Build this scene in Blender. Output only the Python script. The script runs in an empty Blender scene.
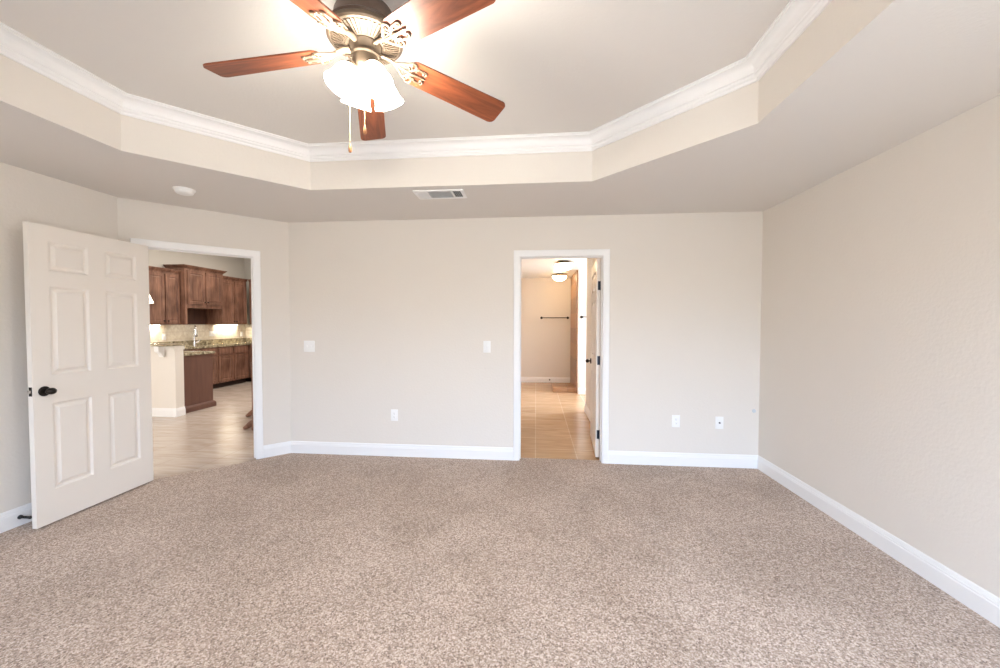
import bpy, bmesh, math, random
from mathutils import Vector, Matrix
from mathutils.geometry import tessellate_polygon

random.seed(4)
S = bpy.context.scene
COL = S.collection
PI = math.pi

# ------------------------------------------------------------------ camera, world, light, exposure
CAM = Vector((0.0, 0.0, 1.3842))
yaw, pitch, roll = -0.09188, -0.02757, 0.0013953
fw = Vector((math.sin(yaw) * math.cos(pitch), math.cos(yaw) * math.cos(pitch), math.sin(pitch)))
r0 = Vector((math.cos(yaw), -math.sin(yaw), 0.0))
u0 = r0.cross(fw)
rt = r0 * math.cos(roll) + u0 * math.sin(roll)
up = u0 * math.cos(roll) - r0 * math.sin(roll)
cd = bpy.data.cameras.new('camera')
cd.sensor_width = 36.0
cd.lens = 36.0 * 389.51 / 1000.0
cd.clip_start = 0.02
cam = bpy.data.objects.new('camera', cd)
COL.objects.link(cam)
cam.matrix_world = Matrix(((rt.x, up.x, -fw.x, CAM.x), (rt.y, up.y, -fw.y, CAM.y), (rt.z, up.z, -fw.z, CAM.z), (0, 0, 0, 1)))
S.camera = cam

S.view_settings.view_transform = 'Standard'
S.view_settings.look = 'None'
S.view_settings.gamma = 1.0
S.view_settings.use_curve_mapping = False
S.view_settings.exposure = 0.14
try:
    S.cycles.use_denoising = True
    S.cycles.max_bounces = 14
    S.cycles.diffuse_bounces = 8
    S.cycles.sample_clamp_indirect = 8.0
    S.cycles.caustics_reflective = False
    S.cycles.caustics_refractive = False
except Exception:
    pass

SKY = 15.6            # strength of the overcast sky outside the windows
FAN = 77.0           # strength of the fan lamp's glass
KITCHEN = 100.0
BATH = 24.0

W = bpy.data.worlds.new('sky')
S.world = W
W.use_nodes = True
nt = W.node_tree
nt.nodes.clear()
wo = nt.nodes.new('ShaderNodeOutputWorld')
bg = nt.nodes.new('ShaderNodeBackground')
tc = nt.nodes.new('ShaderNodeTexCoord')
sp = nt.nodes.new('ShaderNodeSeparateXYZ')
rp = nt.nodes.new('ShaderNodeValToRGB')
mr = nt.nodes.new('ShaderNodeMapRange')
mr.inputs['From Min'].default_value = -1.0
mr.inputs['From Max'].default_value = 1.0
nt.links.new(tc.outputs['Generated'], sp.inputs[0])
nt.links.new(sp.outputs['Z'], mr.inputs['Value'])
nt.links.new(mr.outputs[0], rp.inputs[0])
e = rp.color_ramp.elements
e[0].position = 0.0;  e[0].color = (0.37, 0.385, 0.39, 1)
e[1].position = 1.0;  e[1].color = (0.75, 0.95, 1.28, 1)
for pos, c in ((0.50, (0.37, 0.385, 0.39, 1)), (0.515, (0.50, 0.56, 0.62, 1)), (0.56, (0.76, 0.97, 1.29, 1))):
    k = rp.color_ramp.elements.new(pos); k.color = c
nt.links.new(rp.outputs[0], bg.inputs['Color'])
bg.inputs['Strength'].default_value = SKY
nt.links.new(bg.outputs[0], wo.inputs[0])


def area(name, loc, direction, sx, sy, power, color, portal=False, spread=PI):
    d = bpy.data.lights.new(name, 'AREA')
    d.shape = 'RECTANGLE'; d.size = sx; d.size_y = sy
    d.energy = power; d.color = color
    d.spread = spread
    if portal:
        d.cycles.is_portal = True
    o = bpy.data.objects.new(name, d)
    COL.objects.link(o)
    o.location = loc
    o.rotation_euler = Vector(direction).to_track_quat('-Z', 'Y').to_euler()
    return o


# bedroom windows behind the camera: (x0, x1, z0, z1)
FRONT = -0.707
WINS = [(-2.78, -1.98, 0.60, 2.05), (0.30, 2.05, 0.35, 2.05)]
for x0, x1, z0, z1 in WINS:
    area('window_daylight', ((x0 + x1) / 2, FRONT - 0.13, (z0 + z1) / 2), (0, 1, 0), x1 - x0, z1 - z0, 1.0, (1, 1, 1), portal=True)
area('kitchen_fill', (-3.2, 6.9, 2.98), (0, 0, -1), 3.0, 3.4, KITCHEN, (1.0, 0.97, 0.93))  # added overhead fill panel, stands in for daylight from unseen rooms
area('kitchen_warm_fill', (-5.9, 7.2, 2.98), (0, 0, -1), 1.6, 2.4, KITCHEN * 0.35, (1.0, 0.9, 0.78))  # added warm fill in place of unseen recessed fixtures
area('bath_window_daylight', (2.12, 7.0, 1.75), (-1, 0.35, 0.05), 1.0, 1.0, 24.0, (1.0, 0.98, 0.95))
area('hall_daylight', (-5.6, 0.62, 1.6), (0, 1, 0.0), 2.6, 2.0, 110.0, (1.0, 0.97, 0.94))


# ------------------------------------------------------------------ materials
def new_mat(name):
    m = bpy.data.materials.new(name)
    m.use_nodes = True
    n = m.node_tree
    b = n.nodes['Principled BSDF']
    return m, n, b


def srgb(r, g, b):
    f = lambda c: (c / 255.0) / 12.92 if c <= 10 else (((c / 255.0) + 0.055) / 1.055) ** 2.4
    return (f(r), f(g), f(b), 1.0)


def paint(name, col, rough=0.7, bump=0.0, scale=60.0, spec=0.3, metal=0.0, var=0.0):
    m, n, b = new_mat(name)
    b.inputs['Base Color'].default_value = col
    b.inputs['Roughness'].default_value = rough
    b.inputs['Specular IOR Level'].default_value = spec
    b.inputs['Metallic'].default_value = metal
    t = n.nodes.new('ShaderNodeTexCoord')
    z = n.nodes.new('ShaderNodeTexNoise')
    z.inputs['Scale'].default_value = scale
    z.inputs['Detail'].default_value = 3.0
    n.links.new(t.outputs['Object'], z.inputs['Vector'])
    if bump:
        p = n.nodes.new('ShaderNodeBump')
        p.inputs['Strength'].default_value = bump
        p.inputs['Distance'].default_value = 0.004
        n.links.new(z.outputs['Fac'], p.inputs['Height'])
        n.links.new(p.outputs[0], b.inputs['Normal'])
    if var:
        x = n.nodes.new('ShaderNodeMixRGB')
        x.inputs[1].default_value = [c * (1 - var) for c in col[:3]] + [1]
        x.inputs[2].default_value = [min(1, c * (1 + var)) for c in col[:3]] + [1]
        n.links.new(z.outputs['Fac'], x.inputs[0])
        n.links.new(x.outputs[0], b.inputs['Base Color'])
    return m


def wood(name, dark, light, axis='Z', scale=7.0, rough=0.42, knots=False):
    m, n, b = new_mat(name)
    t = n.nodes.new('ShaderNodeTexCoord')
    mp = n.nodes.new('ShaderNodeMapping')
    s = [scale * 3.0] * 3
    s['XYZ'.index(axis)] = scale * 0.28
    mp.inputs['Scale'].default_value = s
    n.links.new(t.outputs['Object'], mp.inputs[0])
    z = n.nodes.new('ShaderNodeTexNoise')
    z.inputs['Scale'].default_value = 1.0
    z.inputs['Detail'].default_value = 7.0
    z.inputs['Roughness'].default_value = 0.62
    z.inputs['Distortion'].default_value = 0.6
    n.links.new(mp.outputs[0], z.inputs['Vector'])
    r = n.nodes.new('ShaderNodeValToRGB')
    r.color_ramp.elements[0].position = 0.32; r.color_ramp.elements[0].color = dark
    r.color_ramp.elements[1].position = 0.68; r.color_ramp.elements[1].color = light
    n.links.new(z.outputs['Fac'], r.inputs[0])
    out = r.outputs[0]
    if knots:
        v = n.nodes.new('ShaderNodeTexNoise')
        v.inputs['Scale'].default_value = 3.2
        v.inputs['Detail'].default_value = 2.0
        n.links.new(t.outputs['Object'], v.inputs['Vector'])
        rr = n.nodes.new('ShaderNodeValToRGB')
        rr.color_ramp.elements[0].position = 0.36; rr.color_ramp.elements[0].color = (0.55, 0.52, 0.5, 1)
        rr.color_ramp.elements[1].position = 0.58; rr.color_ramp.elements[1].color = (1, 1, 1, 1)
        n.links.new(v.outputs['Fac'], rr.inputs[0])
        x = n.nodes.new('ShaderNodeMixRGB'); x.blend_type = 'MULTIPLY'; x.inputs[0].default_value = 0.8
        n.links.new(out, x.inputs[1]); n.links.new(rr.outputs[0], x.inputs[2])
        out = x.outputs[0]
    n.links.new(out, b.inputs['Base Color'])
    b.inputs['Roughness'].default_value = rough
    b.inputs['Specular IOR Level'].default_value = 0.4
    return m


def glow(name, col, strength):
    m, n, b = new_mat(name)
    b.inputs['Base Color'].default_value = (0.9, 0.88, 0.84, 1)
    b.inputs['Roughness'].default_value = 0.3
    b.inputs['Emission Color'].default_value = col
    b.inputs['Emission Strength'].default_value = strength
    return m


def carpet_mat():
    m, n, b = new_mat('carpet')
    t = n.nodes.new('ShaderNodeTexCoord')
    def noise(scale, detail=2.0, rough=0.5, dist=0.0):
        z = n.nodes.new('ShaderNodeTexNoise')
        z.inputs['Scale'].default_value = scale
        z.inputs['Detail'].default_value = detail
        z.inputs['Roughness'].default_value = rough
        z.inputs['Distortion'].default_value = dist
        n.links.new(t.outputs['Object'], z.inputs['Vector'])
        return z
    a = noise(112.0, 3.0, 0.7, 0.0)
    c = n.nodes.new('ShaderNodeValToRGB')
    c.color_ramp.elements[0].position = 0.20; c.color_ramp.elements[0].color = srgb(98, 82, 71)
    c.color_ramp.elements[1].position = 0.80; c.color_ramp.elements[1].color = srgb(238, 226, 213)
    k = c.color_ramp.elements.new(0.50); k.color = srgb(184, 163, 147)
    def cells(scale):
        vo = n.nodes.new('ShaderNodeTexVoronoi')
        vo.inputs['Scale'].default_value = scale
        n.links.new(t.outputs['Object'], vo.inputs['Vector'])
        sx = n.nodes.new('ShaderNodeSeparateXYZ')
        n.links.new(vo.outputs['Color'], sx.inputs[0])
        return vo, sx
    vo, sx = cells(145.0)
    v2, s2 = cells(260.0)
    def mix(a_, b_, f):
        mm = n.nodes.new('ShaderNodeMath'); mm.operation = 'MULTIPLY_ADD'
        m1 = n.nodes.new('ShaderNodeMath'); m1.operation = 'MULTIPLY'
        m1.inputs[1].default_value = 1 - f
        n.links.new(a_, m1.inputs[0])
        n.links.new(b_, mm.inputs[0]); mm.inputs[1].default_value = f
        n.links.new(m1.outputs[0], mm.inputs[2])
        return mm.outputs[0]
    fac = mix(mix(sx.outputs['X'], s2.outputs['X'], 0.40), a.outputs['Fac'], 0.45)
    n.links.new(fac, c.inputs[0])
    big = noise(1.6, 3.0, 0.55, 0.5)
    rb = n.nodes.new('ShaderNodeValToRGB')
    rb.color_ramp.elements[0].position = 0.38; rb.color_ramp.elements[0].color = (0.85, 0.835, 0.82, 1)
    rb.color_ramp.elements[1].position = 0.62; rb.color_ramp.elements[1].color = (1, 1, 1, 1)
    n.links.new(big.outputs['Fac'], rb.inputs[0])
    x = n.nodes.new('ShaderNodeMixRGB'); x.blend_type = 'MULTIPLY'; x.inputs[0].default_value = 1.0
    n.links.new(c.outputs[0], x.inputs[1]); n.links.new(rb.outputs[0], x.inputs[2])
    n.links.new(x.outputs[0], b.inputs['Base Color'])
    b.inputs['Roughness'].default_value = 0.95
    b.inputs['Specular IOR Level'].default_value = 0.1
    b.inputs['Sheen Weight'].default_value = 0.15
    p = n.nodes.new('ShaderNodeBump')
    p.inputs['Strength'].default_value = 0.5
    p.inputs['Distance'].default_value = 0.010
    n.links.new(a.outputs['Fac'], p.inputs['Height'])
    n.links.new(p.outputs[0], b.inputs['Normal'])
    return m


def tile_mat(name, c1, c2, grout, size, rough=0.3, off=0.0, vertical=False):
    m, n, b = new_mat(name)
    t = n.nodes.new('ShaderNodeTexCoord')
    mp = n.nodes.new('ShaderNodeMapping')
    mp.inputs['Rotation'].default_value = (PI / 2, 0, 0) if vertical else (0, 0, 0)
    n.links.new(t.outputs['Object'], mp.inputs[0])
    br = n.nodes.new('ShaderNodeTexBrick')
    br.offset = off
    br.inputs['Scale'].default_value = 1.0
    br.inputs['Brick Width'].default_value = size
    br.inputs['Row Height'].default_value = size
    br.inputs['Mortar Size'].default_value = 0.005
    br.inputs['Mortar Smooth'].default_value = 0.1
    br.inputs['Color1'].default_value = c1
    br.inputs['Color2'].default_value = c2
    br.inputs['Mortar'].default_value = grout
    n.links.new(mp.outputs[0], br.inputs['Vector'])
    mp2 = n.nodes.new('ShaderNodeMapping')
    mp2.inputs['Scale'].default_value = (1.6, 9.0, 6.0)
    n.links.new(t.outputs['Object'], mp2.inputs[0])
    z = n.nodes.new('ShaderNodeTexNoise')
    z.inputs['Scale'].default_value = 1.5; z.inputs['Detail'].default_value = 6.0
    z.inputs['Distortion'].default_value = 1.2
    n.links.new(mp2.outputs[0], z.inputs['Vector'])
    r = n.nodes.new('ShaderNodeValToRGB')
    r.color_ramp.elements[0].position = 0.35; r.color_ramp.elements[0].color = (0.80, 0.76, 0.72, 1)
    r.color_ramp.elements[1].position = 0.65; r.color_ramp.elements[1].color = (1.0, 1.0, 1.0, 1)
    n.links.new(z.outputs['Fac'], r.inputs[0])
    x = n.nodes.new('ShaderNodeMixRGB'); x.blend_type = 'MULTIPLY'; x.inputs[0].default_value = 1.0
    n.links.new(br.outputs['Color'], x.inputs[1]); n.links.new(r.outputs[0], x.inputs[2])
    n.links.new(x.outputs[0], b.inputs['Base Color'])
    b.inputs['Roughness'].default_value = rough
    return m


def granite_mat():
    m, n, b = new_mat('granite')
    t = n.nodes.new('ShaderNodeTexCoord')
    z = n.nodes.new('ShaderNodeTexNoise')
    z.inputs['Scale'].default_value = 22.0; z.inputs['Detail'].default_value = 8.0; z.inputs['Roughness'].default_value = 0.75
    n.links.new(t.outputs['Object'], z.inputs['Vector'])
    r = n.nodes.new('ShaderNodeValToRGB')
    r.color_ramp.elements[0].position = 0.36; r.color_ramp.elements[0].color = srgb(70, 62, 50)
    r.color_ramp.elements[1].position = 0.66; r.color_ramp.elements[1].color = srgb(214, 204, 178)
    k = r.color_ramp.elements.new(0.5); k.color = srgb(150, 138, 112)
    n.links.new(z.outputs['Fac'], r.inputs[0])
    n.links.new(r.outputs[0], b.inputs['Base Color'])
    b.inputs['Roughness'].default_value = 0.15
    return m


TAN = srgb(226, 220, 212)
M = {}
M['wall'] = paint('wall_paint', TAN, 0.8, 0.35, 55.0, 0.2)
M['ceiling'] = paint('ceiling_paint', srgb(223, 219, 214), 0.9, 0.25, 70.0, 0.1)
M['white'] = paint('white_trim_paint', srgb(240, 240, 240), 0.35, 0.0, 30.0, 0.45)
M['door'] = paint('door_paint', srgb(236, 230, 222), 0.4, 0.03, 30.0, 0.45)
M['plastic'] = paint('white_plastic', srgb(243, 243, 242), 0.35, 0.0, 30.0, 0.45)
M['pale_grey'] = paint('pale_grey_plastic', srgb(204, 211, 216), 0.5)
M['slot'] = paint('dark_slot', srgb(70, 68, 66), 0.6)
M['bronze'] = paint('dark_bronze', srgb(40, 34, 31), 0.32, 0.05, 40.0, 0.5, 0.6, 0.15)
M['steel'] = paint('hinge_steel', srgb(52, 56, 66), 0.4, 0.0, 40.0, 0.5, 0.7)
M['chrome'] = paint('chrome', srgb(225, 226, 230), 0.12, 0.0, 40.0, 0.5, 1.0)
M['brass'] = paint('bright_latch', srgb(214, 210, 204), 0.25, 0.0, 40.0, 0.5, 0.9)
M['pewter'] = paint('antique_bronze_metal', srgb(98, 84, 70), 0.5, 0.12, 60.0, 0.5, 0.5, 0.2)
M['iron'] = paint('pale_iron_metal', srgb(132, 114, 96), 0.42, 0.1, 60.0, 0.5, 0.5, 0.2)
M['housing'] = paint('brown_bronze_metal', srgb(84, 68, 58), 0.45, 0.05, 60.0, 0.5, 0.5, 0.15)
M['blade'] = wood('blade_walnut', srgb(84, 42, 27), srgb(154, 86, 54), 'X', 6.0, 0.4)
M['cherry'] = wood('cabinet_cherry', srgb(96, 64, 52), srgb(152, 114, 95), 'Z', 7.0, 0.42, True)
M['cherry_dark'] = wood('cabinet_panel', srgb(92, 62, 52), srgb(106, 72, 60), 'Z', 5.0, 0.5)
M['kick'] = paint('toe_kick', srgb(50, 34, 28), 0.7)
M['recess'] = wood('cabinet_recess', srgb(62, 38, 30), srgb(84, 54, 42), 'Z', 5.0, 0.6)
M['granite'] = granite_mat()
M['pale_stone'] = paint('pale_bar_edge', srgb(226, 222, 214), 0.3, 0.0, 40.0, 0.4, 0.0, 0.08)
M['carpet'] = carpet_mat()
M['kitchen_tile'] = tile_mat('kitchen_tile', srgb(200, 188, 178), srgb(192, 180, 170), srgb(178, 166, 156), 0.46, 0.25)
M['bath_tile'] = tile_mat('bath_tile', srgb(202, 168, 132), srgb(190, 156, 120), srgb(214, 188, 158), 0.43, 0.25)
M['shower_tile'] = tile_mat('shower_tile', srgb(182, 142, 108), srgb(168, 128, 96), srgb(150, 116, 90), 0.32, 0.35, 0.5, True)
M['splash'] = tile_mat('backsplash_tile', srgb(234, 226, 210), srgb(228, 219, 202), srgb(216, 207, 190), 0.15, 0.3, 0.5, True)
M['kwall'] = paint('kitchen_wall_paint', srgb(194, 192, 186), 0.85, 0.2, 55.0, 0.2)
M['fanglass'] = glow('lit_fan_glass', (1.0, 0.935, 0.825, 1), FAN)
M['bathglass'] = glow('lit_bath_glass', (1.0, 0.70, 0.38, 1), BATH)
M['pendglass'] = glow('lit_pendant_glass', (1.0, 0.9, 0.75, 1), 6.0)
M['strip'] = glow('lit_strip', (1.0, 0.90, 0.72, 1), 90.0)
M['dark'] = paint('black_plastic', srgb(28, 26, 26), 0.35, 0.0, 40.0, 0.5)
M['rubber'] = paint('rubber_tip', srgb(60, 58, 56), 0.8)
M['chain'] = paint('chain_brass', srgb(210, 186, 140), 0.35, 0.0, 40.0, 0.5, 0.6)
M['bob'] = wood('chain_fob_wood', srgb(120, 78, 48), srgb(170, 120, 80), 'Z', 30.0, 0.4)
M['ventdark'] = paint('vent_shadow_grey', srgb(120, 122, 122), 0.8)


# ------------------------------------------------------------------ mesh helpers
class MB:
    def __init__(s):
        s.v = []; s.f = []; s.m = []

    def add(s, verts, faces, mi=0):
        o = len(s.v)
        s.v += [tuple(x) for x in verts]
        for f in faces:
            s.f.append([i + o for i in f]); s.m.append(mi)
        return s

    def box(s, x0, x1, y0, y1, z0, z1, mi=0, bev=0.0):
        if bev <= 0:
            vs = [(x, y, z) for z in (z0, z1) for y in (y0, y1) for x in (x0, x1)]
            s.add(vs, [(0, 2, 3, 1), (4, 5, 7, 6), (0, 1, 5, 4), (2, 6, 7, 3), (0, 4, 6, 2), (1, 3, 7, 5)], mi)
        else:
            b = bmesh.new()
            bmesh.ops.create_cube(b, size=1.0)
            for q in b.verts:
                q.co = ((x0 + x1) / 2 + q.co.x * (x1 - x0), (y0 + y1) / 2 + q.co.y * (y1 - y0), (z0 + z1) / 2 + q.co.z * (z1 - z0))
            bmesh.ops.bevel(b, geom=b.edges[:], offset=bev, segments=2, affect='EDGES', profile=0.5)
            b.verts.index_update()
            s.add([q.co[:] for q in b.verts], [[q.index for q in f.verts] for f in b.faces], mi)
            b.free()
        return s

    def prism(s, poly, z0, z1, mi=0):
        n = len(poly)
        vs = [(p[0], p[1], z0) for p in poly] + [(p[0], p[1], z1) for p in poly]
        fs = [list(range(n))[::-1], list(range(n, 2 * n))]
        fs += [(i, (i + 1) % n, n + (i + 1) % n, n + i) for i in range(n)]
        return s.add(vs, fs, mi)

    def lathe(s, prof, c=(0, 0, 0), seg=32, mi=0, axis=(0, 0, 1), mod=None):
        """prof: (r, h) from bottom to top along axis; closed at r = 0 ends"""
        az = Vector(axis).normalized()
        ax = az.orthogonal().normalized()
        if abs(az.z) > 0.999:
            ax = Vector((1, 0, 0))
        ay = az.cross(ax)
        c = Vector(c)
        rings = []
        vs = []
        for j, (r, h) in enumerate(prof):
            if r < 1e-6:
                rings.append([len(vs)]); vs.append(c + az * h)
            else:
                ids = []
                for i in range(seg):
                    a = 2 * PI * i / seg
                    rr = r * (mod(i, j) if mod else 1.0)
                    ids.append(len(vs)); vs.append(c + az * h + (ax * math.cos(a) + ay * math.sin(a)) * rr)
                rings.append(ids)
        fs = []
        for a, b in zip(rings, rings[1:]):
            for i in range(seg):
                k = (i + 1) % seg
                if len(a) == 1 and len(b) == 1:
                    continue
                if len(a) == 1:
                    fs.append((a[0], b[k], b[i]))
                elif len(b) == 1:
                    fs.append((a[i], a[k], b[0]))
                else:
                    fs.append((a[i], a[k], b[k], b[i]))
        return s.add(vs, fs, mi)

    def tube(s, pts, rad, seg=10, mi=0, flat=1.0):
        pts = [Vector(p) for p in pts]
        n = len(pts)
        if not hasattr(rad, '__len__'):
            rad = [rad] * n
        t0 = (pts[1] - pts[0]).normalized()
        nx = t0.orthogonal().normalized()
        vs = []; fs = []
        for i, p in enumerate(pts):
            t = (pts[min(i + 1, n - 1)] - pts[max(i - 1, 0)]).normalized()
            nx = (nx - t * nx.dot(t))
            nx = nx.normalized() if nx.length > 1e-6 else t.orthogonal().normalized()
            ny = t.cross(nx)
            for k in range(seg):
                a = 2 * PI * k / seg
                vs.append(p + (nx * math.cos(a) + ny * math.sin(a) * flat) * rad[i])
        for i in range(n - 1):
            for k in range(seg):
                q = (k + 1) % seg
                fs.append((i * seg + k, i * seg + q, (i + 1) * seg + q, (i + 1) * seg + k))
        fs.append(tuple(range(seg))[::-1]); fs.append(tuple(range((n - 1) * seg, n * seg)))
        return s.add(vs, fs, mi)

    def sweep(s, path, prof, closed=False, tf=None, mi=0):
        """mitred sweep: path in 2D, prof = (offset to the left of travel, height)"""
        n = len(path)
        P2 = [Vector(p) for p in path]
        nor = []
        for i in range(n if closed else n - 1):
            d = (P2[(i + 1) % n] - P2[i]).normalized()
            nor.append(Vector((-d.y, d.x)))
        mit = []
        for i in range(n):
            if closed:
                a, b = nor[i - 1], nor[i]
            else:
                a, b = nor[max(i - 1, 0)], nor[min(i, n - 2)]
            mit.append((a + b) / (1.0 + a.dot(b)))
        tf = tf or (lambda x, y, h: (x, y, h))
        k = len(prof)
        vs = []
        for i in range(n):
            for d, h in prof:
                q = P2[i] + mit[i] * d
                vs.append(tf(q.x, q.y, h))
        fs = []
        for i in range(n if closed else n - 1):
            j = (i + 1) % n
            for a in range(k):
                b = (a + 1) % k
                fs.append((i * k + a, j * k + a, j * k + b, i * k + b))
        if not closed:
            fs.append(tuple(range(k))); fs.append(tuple(range((n - 1) * k, n * k))[::-1])
        return s.add(vs, fs, mi)

    def xf(s, mat):
        s.v = [tuple(mat @ Vector(p)) for p in s.v]
        return s

    def build(s, name, mats, parent=None, smooth=35):
        if not isinstance(mats, (list, tuple)):
            mats = [mats]
        org = Vector((0, 0, 0))
        q = parent
        while q is not None:
            org += Vector(q.location); q = q.parent
        me = bpy.data.meshes.new(name)
        me.from_pydata([tuple(Vector(p) - org) for p in s.v], [], s.f)
        for m in mats:
            me.materials.append(m)
        me.polygons.foreach_set('material_index', s.m)
        b = bmesh.new(); b.from_mesh(me)
        bmesh.ops.recalc_face_normals(b, faces=b.faces[:])
        b.to_mesh(me); b.free()
        if smooth:
            me.polygons.foreach_set('use_smooth', [True] * len(me.polygons))
            try:
                me.set_sharp_from_angle(angle=math.radians(smooth))
            except Exception:
                pass
        me.update()
        o = bpy.data.objects.new(name, me)
        COL.objects.link(o)
        if parent is not None:
            o.parent = parent
        return o


def thing(name, label, cat, loc, group=None):
    o = bpy.data.objects.new(name, None)
    COL.objects.link(o)
    o.empty_display_size = 0.05
    o.location = loc
    o['label'] = label; o['category'] = cat
    if group:
        o['group'] = group
    return o


def tag(o, label, cat, group=None, kind=None):
    o['label'] = label; o['category'] = cat
    if group:
        o['group'] = group
    if kind:
        o['kind'] = kind
    return o


def struct(o, label, cat):
    return tag(o, label, cat, kind='structure')


def panel_face(mb, W_, H_, panels, prof, tf, mi=0):
    """face of W x H in (u, v) with inset moulded panels; tf(u, v, d) -> point, d = depth outward"""
    us = sorted(set([0.0, W_] + [p[0] for p in panels] + [p[2] for p in panels]))
    vs = sorted(set([0.0, H_] + [p[1] for p in panels] + [p[3] for p in panels]))
    for i in range(len(us) - 1):
        for j in range(len(vs) - 1):
            cu, cv = (us[i] + us[i + 1]) / 2, (vs[j] + vs[j + 1]) / 2
            if any(p[0] < cu < p[2] and p[1] < cv < p[3] for p in panels):
                continue
            mb.add([tf(us[i], vs[j], 0), tf(us[i + 1], vs[j], 0), tf(us[i + 1], vs[j + 1], 0), tf(us[i], vs[j + 1], 0)], [(0, 1, 2, 3)], mi)
    for a, b, c, d in panels:
        ring = [(a, b), (c, b), (c, d), (a, d)]
        prev = [tf(x, y, 0) for x, y in ring]
        pts = list(prev); fs = []
        k = 0
        for ins, dep in prof:
            cur = [tf(a + ins, b + ins, dep), tf(c - ins, b + ins, dep), tf(c - ins, d - ins, dep), tf(a + ins, d - ins, dep)]
            pts += cur
            for q in range(4):
                fs.append((k + q, k + (q + 1) % 4, k + 4 + (q + 1) % 4, k + 4 + q))
            k += 4
        fs.append((k, k + 1, k + 2, k + 3))
        mb.add(pts, fs, mi)


def panel_slab(W_, H_, T_, panels, prof, tf, both=False):
    """slab from d = 0 (front) to d = -T"""
    mb = MB()
    panel_face(mb, W_, H_, panels, prof, tf)
    if both:
        panel_face(mb, W_, H_, panels, prof, lambda u, v, d: tf(u, v, -T_ - d))
    else:
        mb.add([tf(0, 0, -T_), tf(W_, 0, -T_), tf(W_, H_, -T_), tf(0, H_, -T_)], [(0, 1, 2, 3)])
    c = [(0, 0), (W_, 0), (W_, H_), (0, H_)]
    for i in range(4):
        p, q = c[i], c[(i + 1) % 4]
        mb.add([tf(*p, 0), tf(*q, 0), tf(*q, -T_), tf(*p, -T_)], [(0, 1, 2, 3)])
    return mb


# ------------------------------------------------------------------ the room
RX, BY, LX, CX, LY = 2.1242, 3.9073, -3.5123, -2.6005, 2.9955
H = 2.44
TRAY = 2.765
T = 0.12
TOP = 2.90
dg = Vector((1, 1)).normalized()       # along the diagonal wall, towards the back wall
dn = Vector((1, -1)).normalized()      # its normal into the room
D0 = Vector((LX, LY))
LD = (Vector((CX, BY)) - D0).length
DL, DR, DH = -0.159, 0.653, 2.045      # bathroom doorway
# diagonal doorway, measured along dg from D0
EL = (Vector((-3.414, 3.094)) - D0).dot(dg)
ER = (Vector((-2.838, 3.670)) - D0).dot(dg) + 0.014


def dpt(s, n_, z):
    p = D0 + dg * s + dn * n_
    return (p.x, p.y, z)


def dbox(mb, s0, s1, n0, n1, z0, z1, mi=0):
    vs = [dpt(s, n_, z) for z in (z0, z1) for n_ in (n0, n1) for s in (s0, s1)]
    mb.add(vs, [(0, 2, 3, 1), (4, 5, 7, 6), (0, 1, 5, 4), (2, 6, 7, 3), (0, 4, 6, 2), (1, 3, 7, 5)], mi)


# floors
o = MB().prism([(LX, FRONT), (RX, FRONT), (RX, BY), (DR + .02, BY), (DR + .02, BY + 0.075), (DL - .02, BY + 0.075), (DL - .02, BY), (CX, BY), (-2.80, 3.655), (-3.40, 3.115), (LX, LY)], -0.03, 0.0).build('floor', M['carpet'])
struct(o, 'speckled beige brown bedroom carpet', 'carpet')
o = MB().box(-7.40, -1.20, 0.5, 9.30, -0.06, -0.006).build('floor_kitchen', M['kitchen_tile'])
struct(o, 'pale tan stone tile floor of the kitchen beyond the doorway', 'floor')
o = MB().box(-1.19, 2.40, 3.95, 9.35, -0.06, -0.0055).build('floor_bathroom', M['bath_tile'])
struct(o, 'tan tile floor of the bathroom beyond the doorway', 'floor')

# walls
o = MB().box(RX, RX + T, FRONT - T, BY + T, -0.05, TOP).build('wall_right', M['wall'])
struct(o, 'long tan bedroom wall on the right', 'wall')
mb = MB()
mb.box(CX - 0.05, DL - 0.02, BY, BY + T, -0.05, TOP)
mb.box(DR + 0.02, RX, BY, BY + T, -0.05, TOP)
mb.box(DL - 0.02, DR + 0.02, BY, BY + T, DH + 0.02, TOP)
struct(mb.build('wall_back', M['wall']), 'tan back wall with the bathroom doorway', 'wall')
mb = MB()
dbox(mb, -0.05, EL - 0.02, -T, 0, -0.05, TOP)
dbox(mb, ER + 0.02, LD, -T, 0, -0.05, TOP)
dbox(mb, EL - 0.02, ER + 0.02, -T, 0, DH + 0.02, TOP)
struct(mb.build('wall_corner', M['wall']), 'short angled tan wall with the kitchen doorway', 'wall')
o = MB().box(LX - T, LX, FRONT - T, LY, -0.05, TOP).build('wall_left', M['wall'])
struct(o, 'tan bedroom wall behind the open panelled door', 'wall')
mb = MB()
xs = [LX - T] + [q for w in WINS for q in w[:2]] + [RX + T]
for i in range(0, len(xs), 2):
    mb.box(xs[i], xs[i + 1], FRONT - T, FRONT, -0.05, TOP)
for x0, x1, z0, z1 in WINS:
    mb.box(x0, x1, FRONT - T, FRONT, -0.05, z0)
    mb.box(x0, x1, FRONT - T, FRONT, z1, TOP)
struct(mb.build('wall_front', M['wall']), 'tan window wall opposite the bathroom doorway', 'wall')
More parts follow.
